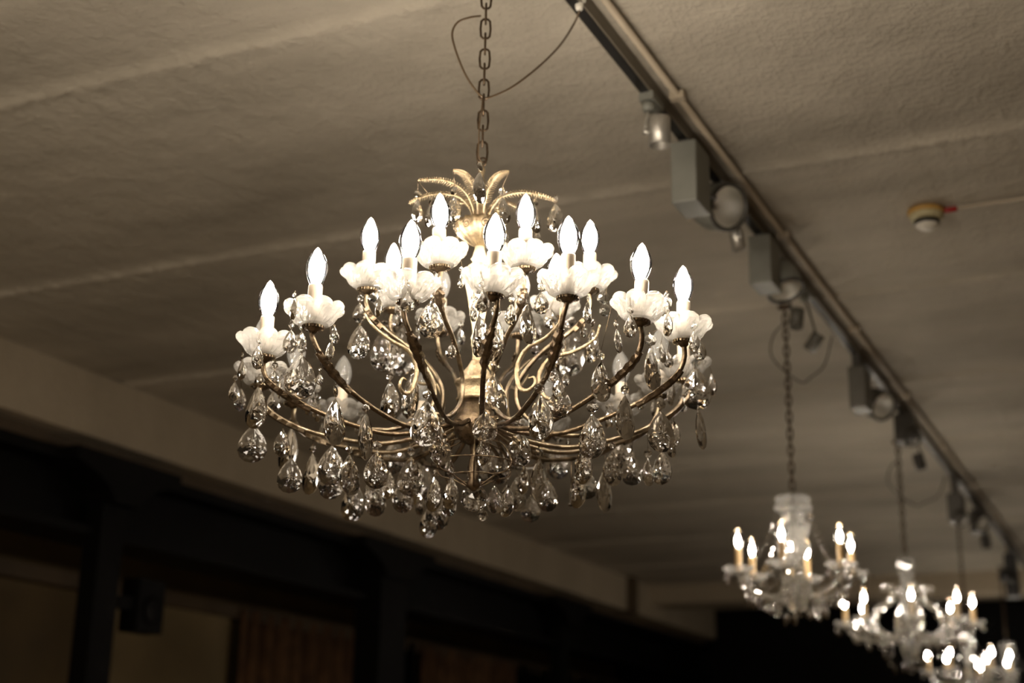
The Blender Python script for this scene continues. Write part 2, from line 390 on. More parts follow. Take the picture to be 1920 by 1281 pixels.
def pan_mesh(name, mat, ro=0.0505, lobes=8, hh=0.037):
    """pressed glass drip pan: narrow foot, cross-cut bowl, lobed rim"""
    n = 96; prof = [(0.38, 0.0), (0.56, 0.04), (0.70, 0.16), (0.79, 0.32), (0.84, 0.46), (0.90, 0.58), (0.99, 0.66), (1.05, 0.76), (1.07, 0.88), (1.03, 1.0)]
    v = []; f = []
    def pt(k, t, q, inner):
        a = 2 * PI * k / n; lob = abs(math.sin(a * lobes / 2)) ** 0.6
        rr = ro * t * (1 + (0.15 * lob - 0.09) * max(0, (t - 0.78) / 0.25))
        z = hh * (q - 0.5) + (0.0075 * lob - 0.004) * max(0, (q - 0.5) / 0.5)
        # cut pattern, a shallow diamond relief
        cut = -0.0024 * max(0, 1 - 3.2 * min(abs(math.sin(a * lobes / 2 + q * 3.2)), abs(math.sin(a * lobes / 2 - q * 3.2)))) * (q < 0.75) if not inner else 0
        rr += cut - (0.0035 if inner else 0); z += 0.0025 if inner else 0
        return (rr * math.cos(a), rr * math.sin(a), z)
    rows = [(t, q, False) for t, q in prof] + [(t, q, True) for t, q in prof[::-1]]
    for (t, q, inn) in rows:
        for k in range(n): v.append(pt(k, t, q, inn))
    for i in range(len(rows) - 1):
        for k in range(n):
            k2 = (k + 1) % n; f.append((i * n + k, i * n + k2, (i + 1) * n + k2, (i + 1) * n + k))
    L = len(rows) - 1
    f.append(tuple(range(n - 1, -1, -1))); f.append(tuple(L * n + k for k in range(n)))
    b = MB(); b.add(v, f, False); return b.mesh(name, M[mat])
PAN = pan_mesh('drip_pan_mesh', 'pan')
PAN2 = pan_mesh('drip_pan_clear_mesh', 'pan2', 0.052, 6, 0.028)
_c = MB(); _c.lathe([(0.006, -0.032), (0.009, -0.028), (0.0165, -0.024), (0.018, -0.019), (0.013, -0.017), (0.010, -0.015)], 20)
for k in range(20):
    a = 2 * PI * k / 20; _c.box((-.002, -.0015, -.003), (.0025, .0015, .002), Matrix.Translation((0.0182 * math.cos(a), 0.0182 * math.sin(a), -0.0215)) @ Matrix.Rotation(a, 4, 'Z'))
COLLAR = _c.mesh('toothed_collar', M['bronze_dark'])

MOUNT = MB().lathe([(0.006, 0.002), (0.0035, 0.012), (0.0022, 0.028), (0.004, 0.036), (0.001, 0.048)], 10).mesh('bulb_glass_stem', M['pan2'])
DIMSHELL = MB().lathe([(r * 1.10, z * .96) for r, z in shell_prof()], 24).mesh('unlit_bulb_glass', M['shell_dim'])
def lamp_on(arm, p, tilt, sleeve=SLEEVE, pan=PAN, sz=0.0, lit=True):
    p = Vector(p) - Vector((0, 0, 0.005)); place('drip_pan', pan, arm, p, tilt)
    place('candle_sleeve', sleeve, arm, p, tilt)
    q = Vector(p) + Vector((0, 0, 0.058 + sz))
    
    if lit: place('bulb', SHELL, arm, q, tilt); place('glowing_filament', GLOW, arm, q, tilt)
    else: tag(place('bulb', DIMSHELL, arm, q, tilt), 'unlit clear candle bulb'); place('filament_stem', MOUNT, arm, q, tilt)

# ------------------------------------------------------------------ main chandelier
HM = Vector((-1.258, 2.479, 0)); ZM = 2.428
ch = thing('chandelier', 'large sharp chandelier with bronze arms, pear crystals and two tiers of candle bulbs', 'chandelier', (HM.x, HM.y, ZM))
C0 = Vector((HM.x, HM.y, ZM))
toc = -Vector((HM.x, HM.y, 0)).normalized(); rt = Vector((-toc.y, toc.x, 0))      # towards the camera, and to the picture's right
if rt.dot(R @ Vector((1, 0, 0))) < 0: rt = -rt
def pol(th, r, z):      # th: 0 towards the camera, positive to the right
    return toc * (math.cos(th) * r) + rt * (math.sin(th) * r) + Vector((0, 0, z))
def solve(px, py, r, back, z0):
    lo, hi = (0, PI / 2) if not back else (PI / 2, PI)
    x0 = pix(C0 + Vector((0, 0, z0)))[0]; sg = 1 if px > x0 else -1
    best = None
    for k in range(361):
        th = sg * (lo + (hi - lo) * k / 360)
        e = abs(pix(C0 + pol(th, r, z0))[0] - px)
        if best is None or e < best[0]: best = (e, th)
    th = best[1]; z = z0
    for _ in range(6):
        y = pix(C0 + pol(th, r, z))[1]; z += (y - py) / 890.0
    z = max(z0 - 0.03, min(z0 + 0.03, z))
    return th, z
LOW = [(500, 645, 0), (590, 588, 0), (765, 540, 0), (925, 528, 0), (1065, 532, 0), (1200, 578, 0), (1282, 616, 0),
       (492, 712, 1), (552, 735, 1), (640, 800, 1), (1165, 762, 1), (1238, 722, 1), (1284, 690, 1), (790, 800, 1), (905, 800, 1), (1025, 798, 1)]
UPP = [(690, 520, 0), (825, 478, 0), (985, 480, 0), (1105, 522, 0), (825, 603, 1), (975, 608, 1), (1040, 577, 1), (735, 560, 1)]
PL = [(.44, -.032), (.438, -.055), (.425, -.08), (.39, -.108), (.33, -.137), (.25, -.160), (.18, -.170), (.10, -.157), (.045, -.135)]
PU = [(.235, -.032), (.236, -.055), (.222, -.085), (.185, -.117), (.145, -.142), (.108, -.180), (.088, -.215), (.088, -.252), (.112, -.285), (.165, -.316), (.215, -.322)]
ATT = []           # places a crystal can hang from (local)
rnd = random.Random(11)
for tier, L_, P_, z0 in (('low', LOW, PL, 0.0), ('up', UPP, PU, 0.157)):
    r0 = P_[0][0]
    for (px, py, bk) in L_:
        th, z = solve(px, py, r0, bk, z0)
        pts = []
        for i, (r, dz) in enumerate(P_):
            fade = max(0, 1 - i / (len(P_) - 2)); zz = z0 + dz + (z - z0) * fade
            pts.append(pol(th + 0.02 * math.sin(i * 0.9 + px), r, zz))
        cur = spline(pts, 5)
        arm = MB().tube(cur, [0.0052 if tier == 'low' else 0.0050] * len(cur), 12, flute=0.16).build('arm', M['bronze_dark' if tier == 'low' and not bk else 'bronze'], ch)
        P = pol(th, r0, z); tl = (rnd.uniform(-.05, .05), rnd.uniform(-.05, .05), rnd.uniform(0, 6.28))
        place('collar', COLLAR, arm, P - Vector((0, 0, .005)), tl)
        lamp_on(arm, P, tl, lit=not (bk and (tier == 'low' or px in (825, 975))))
        # acanthus leaf wrapped under the bend of the arm
        lb = MB(); i0, i1 = (9, 19) if tier == 'low' else (7, 13)
        n = i1 - i0
        v = []; f = []
        for i in range(i0, i1 + 1):
            p = cur[i]; t = (cur[min(i + 1, len(cur) - 1)] - cur[i - 1]).normalized(); side = t.cross(Vector((0, 0, 1))); side.normalize(); dn = side.cross(t)
            if dn.z > 0: dn = -dn
            wd = 0.008 * math.sin(PI * (0.12 + 0.85 * (i - i0) / n)) + (0.0035 if i % 2 else 0)
            for s_, h in ((-1, -0.001), (-.6, .0062), (0, .0078), (.6, .0062), (1, -0.001)):
                v.append(p + side * wd * s_ + dn * h)
        for i in range(n):
            for k in range(4): f.append((i * 5 + k, i * 5 + k + 1, (i + 1) * 5 + k + 1, (i + 1) * 5 + k))
        lb.add(v, f); lo_ = lb.build('leaf', M['bronze_dark' if not bk else 'bronze'], arm)
        md = lo_.modifiers.new('thick', 'SOLIDIFY'); md.thickness = 0.0014
        for i in range(4, len(cur)): ATT.append((cur[i] - Vector((0, 0, 0.006)), 'arm'))
        for k in range(16):
            a = 2 * PI * k / 16; ATT.append((P + Vector((0.052 * math.cos(a), 0.052 * math.sin(a), 0.004)), 'pan'))
# scrolled gilt leaves where upper and lower arms cross
for th in (-2.6, -0.95, 0.62, 1.1, 2.7):
    c = [(.27, .045), (.255, .02), (.215, .0), (.165, -.012), (.142, -.045), (.150, -.085), (.170, -.098), (.186, -.088), (.182, -.072), (.170, -.072)]
    pts = spline([pol(th + 0.04 * math.sin(i), r, z) for i, (r, z) in enumerate(c)], 6)
    rr = [0.0018 + 0.0034 * math.sin(PI * min(1, i / (len(pts) - 1) * 1.05)) * (1.0 if i % 2 else 0.72) for i in range(len(pts))]
    MB().tube(pts, rr, 8).build('scroll_leaf', M['gold'], ch)
# hub and stem
def lz(name, prof, mat, n=32): return MB().lathe(prof, n).build(name, M[mat], ch)
lz('hub', [(0.012, -0.175), (0.030, -0.165), (0.042, -0.15), (0.044, -0.125), (0.036, -0.115), (0.034, -0.085)], 'bronze_dark')
lz('hub_drum', [(0.038, -0.085), (0.040, -0.080), (0.037, -0.077), (0.037, -0.052), (0.043, -0.049), (0.043, -0.043), (0.034, -0.038), (0.026, -0.022), (0.018, -0.012), (0.012, 0.0)], 'gold')
# reeded baluster
def fluted(name, prof, mat, nf=14, dep=0.12, n=84, twist=0.0):
    v = []; f = []
    for (r, z) in prof:
        for k in range(n):
            a = 2 * PI * k / n; rr = r * (1 - dep * (0.5 + 0.5 * math.cos(nf * (a + twist * z)))); v.append((rr * math.cos(a), rr * math.sin(a), z))
    for i in range(len(prof) - 1):
        for k in range(n): f.append((i * n + k, i * n + (k + 1) % n, (i + 1) * n + (k + 1) % n, (i + 1) * n + k))
    f.append(tuple(range(n - 1, -1, -1))); f.append(tuple((len(prof) - 1) * n + k for k in range(n)))
    b = MB(); b.add(v, f, True); return b.build(name, M[mat], ch)
fluted('stem', [(0.010, -0.002), (0.009, 0.02), (0.013, 0.035), (0.014, 0.05), (0.011, 0.06), (0.013, 0.08), (0.018, 0.11), (0.023, 0.14), (0.028, 0.165), (0.030, 0.185), (0.024, 0.205), (0.014, 0.215), (0.018, 0.222), (0.013, 0.235), (0.010, 0.25)], 'cream', 12, 0.22, twist=18)
fluted('crown_bowl', [(0.010, 0.250), (0.020, 0.255), (0.036, 0.266), (0.050, 0.280), (0.055, 0.296), (0.052, 0.304), (0.046, 0.300), (0.012, 0.300)], 'gold', 16, 0.14)
for k in range(8):
    a = 2 * PI * k / 8 + .2; sc = []
    for j in range(22):
        q = j / 21 * 3.6 * PI; rad = 0.0105 * (1 - j / 24); da = math.cos(q) * rad / .05; zz = .284 + math.sin(q) * rad
        sc.append(pol(a + da, .0535 + (zz - .284) * .35, zz))
    MB().tube(sc, 0.0013, 6).build('bowl_scroll', M['bronze_dark'], ch)
lz('crown_stem', [(0.010, 0.300), (0.011, 0.330), (0.007, 0.345), (0.010, 0.36), (0.014, 0.375), (0.009, 0.39), (0.005, 0.41), (0.008, 0.425), (0.004, 0.437)], 'gold', 16)
MB().tube([(0.010 * math.cos(2 * PI * k / 16), 0, 0.443 + 0.010 * math.sin(2 * PI * k / 16)) for k in range(16)], 0.0022, 8, closed=True).build('top_ring', M['chain'], ch)
# crown of palm leaves
LEAF = [(-20, .165), (19, .165), (-52, .165), (85, .160), (-143, .16), (133, .16), (178, .16), (-98, .155)]
for (deg, rl) in LEAF:
    th = math.radians(deg); base = [(0.014, .300), (.022, .335), (.045, .362), (.085, .372), (.125, .366), (rl, .352)]
    pts = spline([pol(th, r, z) for r, z in base], 7); b = MB()
    b.tube(pts, [0.0024 * (1 - 0.6 * i / len(pts)) for i in range(len(pts))], 6)
    for i in range(8, len(pts) - 1):
        t = (pts[i + 1] - pts[i - 1]).normalized(); side = t.cross(Vector((0, 0, 1))).normalized(); up = side.cross(t)
        ln = 0.014 * math.sin(PI * (0.2 + 0.75 * i / len(pts))) 
        for s_ in (-1, 1):
            a = pts[i]; tip = a + side * s_ * ln + t * ln * 0.5 - up * 0.005; mid = a + side * s_ * ln * 0.5 + t * ln * 0.15 + up * 0.004
            q = a - t * 0.004
            q = a - t * 0.0018; b.add([a, mid + t * .001, tip, mid - t * .0016, q, (Vector(mid) - up * .0015)], [(0, 1, 2, 3, 4), (4, 5, 2, 1, 0)])
    b.build('crown_leaf', M['gold'], ch)
    ATT.append((pol(th, rl, .350), 'leaf'))
# basket ring under the hub with a bottom finial
for rr, zz in ((0.085, -0.215), (0.050, -0.240)):
    MB().tube([pol(2 * PI * k / 40, rr, zz) for k in range(40)], 0.0013, 6, closed=True).build('basket_ring', M['bronze_dark'], ch)
    for k in range(40): ATT.append((pol(2 * PI * k / 40, rr, zz - 0.002), 'ring'))
for k in range(6):
    a = 2 * PI * k / 6; MB().tube(spline([pol(a, .03, -.165), pol(a, .065, -.18), pol(a, .085, -.215), pol(a, .075, -.232), pol(a, .050, -.240), pol(a, .008, -.262)], 4), 0.0016, 6).build('basket_wire', M['bronze_dark'], ch)
lz('finial', [(0.010, -0.175), (0.008, -0.20), (0.013, -0.22), (0.010, -0.245), (0.016, -0.258), (0.004, -0.268)], 'bronze_dark', 16)

# crystals read off the photograph: x, top, bottom, width (pixels), bead size above (0 = none), slant
PEND = [
 (566,665,749,58,16,0),(485,648,693,17,12,0),(454,676,713,16,11,3),(546,618,663,27,12,0),(566,622,655,20,14,0),(627,612,645,16,0,4),(621,641,676,17,0,-3),
 (484,726,803,40,20,0),(476,796,866,53,0,0),(452,729,770,22,0,0),(515,732,773,25,0,0),(515,694,722,20,13,0),(547,802,883,35,26,-6),(531,806,857,24,0,0),(546,859,923,46,0,0),
 (629,748,833,29,24,2),(623,836,908,50,0,0),(622,872,935,44,0,0),(586,851,926,30,14,0),(655,853,926,28,14,6),(664,903,976,42,14,0),(598,755,791,12,10,0),(574,750,772,12,0,0),
 (686,776,861,21,16,3),(675,609,674,41,0,0),(675,568,606,24,14,0),(720,620,697,45,18,0),(754,615,705,52,25,0),(765,545,587,26,10,0),(711,556,595,13,10,0),(703,536,568,22,0,0),
 (809,565,635,47,10,0),(847,645,672,20,0,0),(860,632,667,11,10,0),(731,715,788,33,14,4),(776,700,787,26,14,-6),(800,751,836,55,18,0),(826,800,870,37,16,0),(740,822,889,41,18,0),
 (707,846,915,43,16,0),(707,885,946,42,0,0),(706,910,967,36,0,0),(731,885,935,20,0,0),(771,857,929,46,16,0),(790,859,946,44,16,0),(757,900,960,38,0,0),(805,950,1007,32,0,0),(822,925,992,42,0,0),
 (815,895,958,26,12,0),(842,858,909,15,14,4),(847,895,953,26,0,-3),(843,925,967,26,0,0),(790,928,967,18,0,0),
 (926,701,791,49,24,0),(929,597,678,28,22,0),(910,772,828,46,0,0),(907,815,872,25,14,0),(898,853,912,42,0,0),(936,841,907,43,0,0),(974,805,874,44,19,0),(982,873,926,15,0,0),(1011,860,939,26,18,0),
 (1047,832,897,41,18,0),(1027,900,958,38,0,0),(995,930,978,36,0,0),(970,895,957,30,0,0),(950,907,968,26,0,0),(928,910,962,28,0,0),(1094,838,907,25,14,0),(1099,880,935,42,0,0),(1081,878,952,22,14,5),(1133,882,957,25,0,0),
 (1012,741,824,41,21,3),(1045,704,751,20,0,6),(1050,726,784,44,0,0),(1111,777,859,45,21,0),(1172,742,823,34,18,0),(1168,815,882,39,0,0),(1148,846,910,34,14,0),(1184,852,909,40,0,0),
 (1239,770,847,49,24,0),(1263,788,838,16,0,0),(1259,825,858,16,0,0),(1215,861,911,20,17,0),(1241,845,908,29,0,0),(1310,769,841,18,0,8),(1305,690,768,54,20,0),(1301,621,660,18,14,0),(1312,638,676,24,12,0),(1334,700,743,13,0,0),
 (1220,652,731,30,24,6),(1182,591,634,25,14,0),(1252,587,631,12,10,0),(1240,643,680,14,0,6),(1252,660,690,18,0,4),(1156,617,662,13,12,8),(1111,616,681,19,16,0),(1095,605,634,12,0,0),(1102,566,608,15,12,0),
 (1131,542,570,23,0,0),(1135,567,594,22,0,0),(1127,678,753,35,16,0),(1068,617,706,52,24,0),(1015,548,590,29,14,0),(1033,579,617,28,0,0),(989,573,645,26,12,3),(983,544,573,22,0,0),(959,570,611,21,12,-3),
 (905,542,587,26,13,0),(888,568,604,11,12,0),(899,589,671,21,0,5),(865,512,541,13,10,0),(1040,690,716,18,0,0),(1060,700,724,16,0,0),
 (900,323,383,20,18,0),(851,368,419,28,17,0),(942,370,423,31,17,0),(783,373,417,18,14,2),(806,385,427,16,14,0),(1041,382,436,27,13,0),(1004,388,438,19,14,0),(1008,434,460,15,0,0),(862,438,480,28,12,0),(952,440,470,12,0,0),
 (552,560,600,12,9,0),(760,505,540,14,9,0),(1250,560,590,12,9,0),(1070,940,950,10,0,0),(600,700,722,13,8,0),(1200,742,768,16,9,0),(1280,735,772,20,10,0),
]
NP = {'pear_pendant': 0, 'crystal_drop': 0}
CAMF = (R @ Vector((0, 0, -1)))
yawcam = math.atan2(rt.y, rt.x)
ATTP = [(p, pix(C0 + p), k) for p, k in ATT]
def hang(P_top, h, wpx_ratio, bead, slant, attach, yaw=None, first=[0]):
    """P_top: local position of the crystal's upper tip; h height in m"""
    big = h > 0.052
    nm = 'pear_pendant' if big else 'crystal_drop'
    NP[nm] += 1
    if wpx_ratio > 0.30: me = (PEAR_FINE if (NP[nm] % 3 == 2) else PEAR) if big else DROP
    else: me = SPEAR if (NP[nm] % 2) else (PEAR if big else DROP)
    base = {'pear_crystal': .66, 'pear_crystal_fine': .66, 'spear_crystal': .36, 'small_crystal': .56}[me.name]
    c = min(1.0, wpx_ratio / base); sx = 1.0
    if wpx_ratio > base: sx = wpx_ratio / base
    if yaw is None: yaw = yawcam + math.acos(max(0.25, c)) * (1 if NP[nm] % 2 else -1) * 0.92
    o = place(nm, me, ch, P_top, (0, math.radians(-slant), yaw), (h * sx, h, h))
    # hook and bead are sub-parts, in the pendant's own (scaled) space
    inv = 1.0 / h
    place('wire_hook', HOOK, o, (0, 0, 0.0013 * inv), None, (inv / sx, inv, inv))
    top = 0.003
    if bead:
        place('crystal_bead', OCT if NP[nm] % 3 else BALL, o, (0, 0, (0.003 + (0 if NP[nm] % 3 else -0.5 * bead)) * inv + (bead * inv if 1 else 0)), (0, 0, rnd.uniform(-.5, .5)), (bead * inv / sx, bead * inv, bead * inv))
        place('wire_hook', HOOK, o, (0, 0, (0.0045 + bead) * inv), None, (inv / sx, inv, inv))
        top = bead + 0.006
    if attach is not None:
        d = attach - (P_top + Vector((0, 0, top)))
        if d.length > 0.004:
            loc = Matrix.LocRotScale(P_top, o.rotation_euler, Vector((h * sx, h, h))).inverted()
            MB().tube([loc @ (P_top + Vector((0, 0, top))), loc @ attach], 0.0006 * inv, 4).build('wire', M['wire'], o)
    return o
for (x, yt, yb, wpx, bd, sl) in PEND:
    ytop = yt - (bd + 4 if bd else 2)
    best = None
    for (p, (ax, ay, ad), kd) in ATTP:
        c = abs(ax - x) * (1.0 if kd != 'pan' else 0.9)
        c += 0.45 * (ytop - ay) if ay <= ytop else 2.5 * (ay - ytop)
        if yt > 800 and ad < 2.75: c += 12
        if best is None or c < best[0]: best = (c, p, ad)
    ad = best[2]
    if x == 900: ad = 2.72
    Pt = at_d(x, yt, ad) - C0
    h = (yb - yt) * ad / FPX / 0.957
    hang(Pt, h, wpx / (yb - yt), bd * ad / FPX * 0.95, sl, best[1] if x != 900 else Vector((0, 0, .44)))
# the big ball at the bottom, and the small one below it
pb = at_d(889, 935, 2.86) - C0
bl = place('crystal_ball', BALL, ch, pb, (0.1, 0.2, 0), (0.055, 0.055, 0.055))
MB().tube([pb + Vector((0, 0, 0.02)), Vector((0, 0, -0.262))], 0.0008, 5).build('ball_wire', M['wire'], ch)
place('crystal_ball', BALL, ch, at_d(905, 967, 2.88) - C0, (0.3, 0.1, 0), (0.022, 0.022, 0.022))
# crystals on the far side that only show through the gaps
for (px, py, bk) in LOW[7:] + UPP[4:]:
    th, z = solve(px, py, .44 if (px, py, bk) in LOW else .235, 1, 0.0 if (px, py, bk) in LOW else .157)
    P = pol(th, .44 if (px, py, bk) in LOW else .235, z)
    for k in range(2):
        a = rnd.uniform(0, 6.28); A = P + Vector((0.052 * math.cos(a), 0.052 * math.sin(a), 0.0))
        if NP['crystal_drop'] < 99: hang(A - Vector((0, 0, 0.02)), 0.040, 0.5, 0.012, 0, A, yaw=rnd.uniform(0, 3))
print('PENDANTS', NP)

# chain and supply cord
def chain(parent, z0, z1, pitch, ln, wd, r, sx=0.0, tw=0.25, mat='chain'):
    b = MB(); n = int(math.ceil((z1 - z0) / pitch)); pitch = (z1 - z0) / n
    for i in range(n):
        zc = z0 + pitch * (i + 0.5); a = (PI / 2) * (i % 2) + tw; pts = []
        hl = ln / 2 - wd / 2
        for k in range(12):
            t = 2 * PI * k / 12; px = wd / 2 * math.cos(t) * 0.92; pz = wd / 2 * math.sin(t) + (hl if math.sin(t) > 0.01 else -hl if math.sin(t) < -0.01 else 0)
            pts.append(Vector((px * math.cos(a) + sx * (zc + pz - z0), px * math.sin(a), zc + pz)))
        b.tube(pts, r, 7, closed=True)
    return b.build('chain', M[mat], parent)
chain(ch, 0.448, CZ - ZM - 0.015, 0.0385, 0.049, 0.024, 0.0026, tw=yawcam)
MB().lathe([(0.03, CZ - ZM - 0.006), (0.03, CZ - ZM - 0.010), (0.012, CZ - ZM - 0.022), (0.004, CZ - ZM - 0.026)], 20).build('ceiling_hook', M['chain'], ch)
def onaxis(px, py, du=0.0):
    d = ray(px, py); n = toc; k = (C0 - EYE + n * du).dot(n) / d.dot(n); return EYE + d * k - C0
clip = at_z(1086, 22, CZ - 0.060) - C0
cordpts = [onaxis(905, 182, .008), onaxis(935, 178), onaxis(985, 147), onaxis(1035, 100) * .5 + (onaxis(1035, 100, .0)) * .5, onaxis(1068, 60, -.0), clip]
cordpts = [Vector(p) for p in cordpts]
k0 = onaxis(905, 182, .008)
MB().tube(spline([onaxis(901, 30, -.004), onaxis(880, 33, .01), onaxis(858, 42, .01), onaxis(848, 62, .01), onaxis(853, 90, .01), onaxis(868, 130, .01), onaxis(885, 160, .01), k0, onaxis(922, 181, .0),
    onaxis(962, 162, -.03), onaxis(1010, 125, -.09), onaxis(1050, 85, -.16), onaxis(1076, 45, -.22), clip], 6), 0.0024, 8).build('power_cord', M['cord'], ch)
MB().tube(spline([k0, onaxis(903, 205, .006), onaxis(899, 235, .006), onaxis(898, 262, .006), onaxis(897, 290, .006), Vector((0, 0, .44))], 5), 0.0017, 6).build('lead_wire', M['cord'], ch)
wc = C0 + clip + Vector((0, 0, .06))
g = thing('cable_gland', 'white cable outlet on the ceiling beside the near end of the track', 'cable outlet', (wc.x, wc.y, CZ))
MB().lathe([(0.008, -0.055), (0.010, -0.045), (0.010, -0.035), (0.016, -0.033), (0.018, -0.004)], 16).build('gland', M['white'], g)
MB().box((-0.035, -0.03, -0.012), (0.03, 0.03, -0.003)).build('cover_plate', M['white'], g)

# ------------------------------------------------------------------ other chandeliers
SLEEVE2 = MB().lathe([(0.0115, 0.0), (0.0122, 0.004), (0.0122, 0.083), (0.011, 0.086)], 16).mesh('amber_sleeve_mesh', M['amber'])
def crystal_chandelier(loc, label, Rr, narm, th0, body, scroll=False, tiltx=0.0, seed=1, ndrop=60, low=0.18, colr=0.05, topz=0.27):
    rn = random.Random(seed)
    t = thing('chandelier', label, 'chandelier', loc, 'crystal chandeliers in a row down the hall')
    zc = CZ - loc[2]
    # centre column of turned glass
    prof = [(0.012, -low * 0.75), (0.03, -low * 0.7), (0.05, -low * 0.5), (0.062, -low * 0.3), (0.045, -low * 0.12), (0.025, -0.01), (0.030, 0.02), (0.022, 0.05)]
    MB().lathe(prof, 12, smooth=False).build('glass_bowl', M['crystal_tube'], t)
    MB().lathe([(0.018, 0.05), (colr * .75, 0.07), (colr * .95, 0.10), (colr * .7, 0.125), (colr * .95, 0.15), (colr * .98, 0.18), (colr * .7, 0.205), (colr * .9, topz - .03)], 10, smooth=False).build('glass_column', M['pan2'], t)
    MB().lathe([(0.02, topz - .035), (colr * 1.1, topz - .03), (colr * 1.2, topz - .02), (colr * 1.0, topz - .004), (colr * 1.15, topz + .012), (colr * 1.0, topz + .022), (0.01, topz + .024)], 16, smooth=False).build('glass_canopy', M['pan2'], t)
    MB().lathe([(0.004, -low * .8), (0.004, topz + .05)], 10).build('rod', M['silver'], t)
    chain(t, topz + 0.05, zc - 0.006, 0.034, 0.042, 0.020, 0.0036 if Rr < .3 else 0.004, tw=0.4)
    MB().lathe([(0.028, zc - 0.004), (0.028, zc - 0.012), (0.006, zc - 0.02)], 16).build('ceiling_hook', M['chain'], t)
    PD = []
    for k in range(narm):
        a = th0 + 2 * PI * k / narm; dv = Vector((math.cos(a), math.sin(a), 0))
        if scroll: c = [(.03, -.03), (.10, -.06), (.18, -.03), (.17, .05), (.11, .10), (.10, .15), (.14, .165)]
        c2 = [(.02, -.04), (Rr * .35, -.085), (Rr * .65, -.075), (Rr * .9, -.045), (Rr, -.012)]
        pts = spline([dv * r + Vector((0, 0, z)) for r, z in c2], 5)
        arm = MB().tube(pts, 0.0085, 8, flute=0.15).build('arm', M['crystal_tube'], t)
        P = dv * Rr; place('drip_pan', PAN2, arm, P, (0, 0, a)); place('candle_sleeve', SLEEVE2, arm, P)
        q = P + Vector((0, 0, 0.084)); place('bulb', SHELL, arm, q); place('glowing_filament', GLOW2, arm, q)
        for j in range(5):
            b_ = a + 2 * PI * (j + .3) / 5; PD.append((P + Vector((0.05 * math.cos(b_), 0.05 * math.sin(b_), -0.004)), rn.uniform(.03, .045), 1))
        for j in (6, 10, 14): PD.append((pts[j] - Vector((0, 0, .008)), rn.uniform(.03, .05), 1))
    if scroll:
        for k in range(4):
            a = 0.5 + PI / 2 * k; dv = Vector((math.cos(a), math.sin(a), 0))
            pts = spline([dv * r + Vector((0, 0, z)) for r, z in [(.03, -.05), (.11, -.06), (.175, -.01), (.165, .07), (.10, .11), (.075, .16), (.105, .195), (.135, .18)]], 6)
            MB().tube(pts, 0.014, 8, flute=0.2).build('glass_scroll', M['crystal_tube'], t)
    for k in range(ndrop):
        a = rn.uniform(0, 2 * PI); u = rn.random(); r = 0.04 + (Rr * .85 - .04) * u; z = -0.05 - (low - .09) * (1 - u ** 1.5) * rn.uniform(.6, 1.0)
        PD.append((Vector((r * math.cos(a), r * math.sin(a), z)), rn.uniform(.034, .052), 0))
    for k in range(12):
        a = 2 * PI * k / 12; PD.append((Vector((colr * 1.12 * math.cos(a), colr * 1.12 * math.sin(a), topz - .025)), 0.035, 0))
    PD = PD[:96]
    for (p, h, b_) in PD:
        o = place('crystal_drop', DROP if rn.random() < .6 else BALL, t, p - Vector((0, 0, 0.006 + (.0))), (0, 0, rn.uniform(0, 3)), (h, h, h))
        if o.data is BALL: o.scale = (h * .55, h * .55, h * .55); o.location.z -= h * .28
    # garlands of beads that carry the lower drops
    gb = MB()
    for k in range(narm):
        a0 = th0 + 2 * PI * k / narm; a1 = a0 + 2 * PI / narm
        A = Vector((math.cos(a0), math.sin(a0), 0)) * Rr * .95; B = Vector((math.cos(a1), math.sin(a1), 0)) * Rr * .95
        for j in range(15):
            s_ = j / 14; p = A.lerp(B, s_); p.z = -0.02 - 0.10 * 4 * s_ * (1 - s_) * .6
            gb.lathe([(0.001, -.007), (.0055, -.003), (.0055, .003), (.001, .007)], 6, Matrix.Translation(p), smooth=False)
        C_ = Vector((0, 0, topz - .03)) + Vector((math.cos(a0), math.sin(a0), 0)) * colr
        for j in range(1, 14):
            s_ = j / 14; p = A.lerp(C_, s_); p.z -= 0.05 * 4 * s_ * (1 - s_)
            gb.lathe([(0.001, -.006), (.005, -.003), (.005, .003), (.001, .006)], 6, Matrix.Translation(p), smooth=False)
    g_ = gb.build('bead_garland', M['crystal'], t); g_['kind'] = 'stuff'
    return t
p2 = at_y(1492, 1076, 5.18)
crystal_chandelier(p2, 'small crystal chandelier with chunky glass column, first one behind the large chandelier', .215, 6, math.atan2(-p2.y, -p2.x) + math.radians(-12), 0, seed=2, low=.19, colr=.060, topz=.265, ndrop=44)
p3 = at_y(1705, 1172, 7.6)
crystal_chandelier(p3, 'crystal chandelier with curled glass scrolls, middle one of the blurred row', .32, 8, math.atan2(-p3.y, -p3.x) + math.radians(3), 0, scroll=True, seed=3, low=.26, colr=.04, topz=.32, ndrop=50)
p4 = at_y(1818, 1262, 10.05)
crystal_chandelier(p4, 'blurred crystal chandelier low at the right edge, partly behind the one with scrolls', .26, 6, 0.2, 0, seed=4, low=.22, colr=.04, topz=.24, ndrop=30)
p5 = at_y(1893, 1275, 12.3)
crystal_chandelier(p5, 'farthest crystal chandelier, cut off by the lower right corner', .26, 6, 0.6, 0, seed=5, low=.22, colr=.05, topz=.27, ndrop=30)
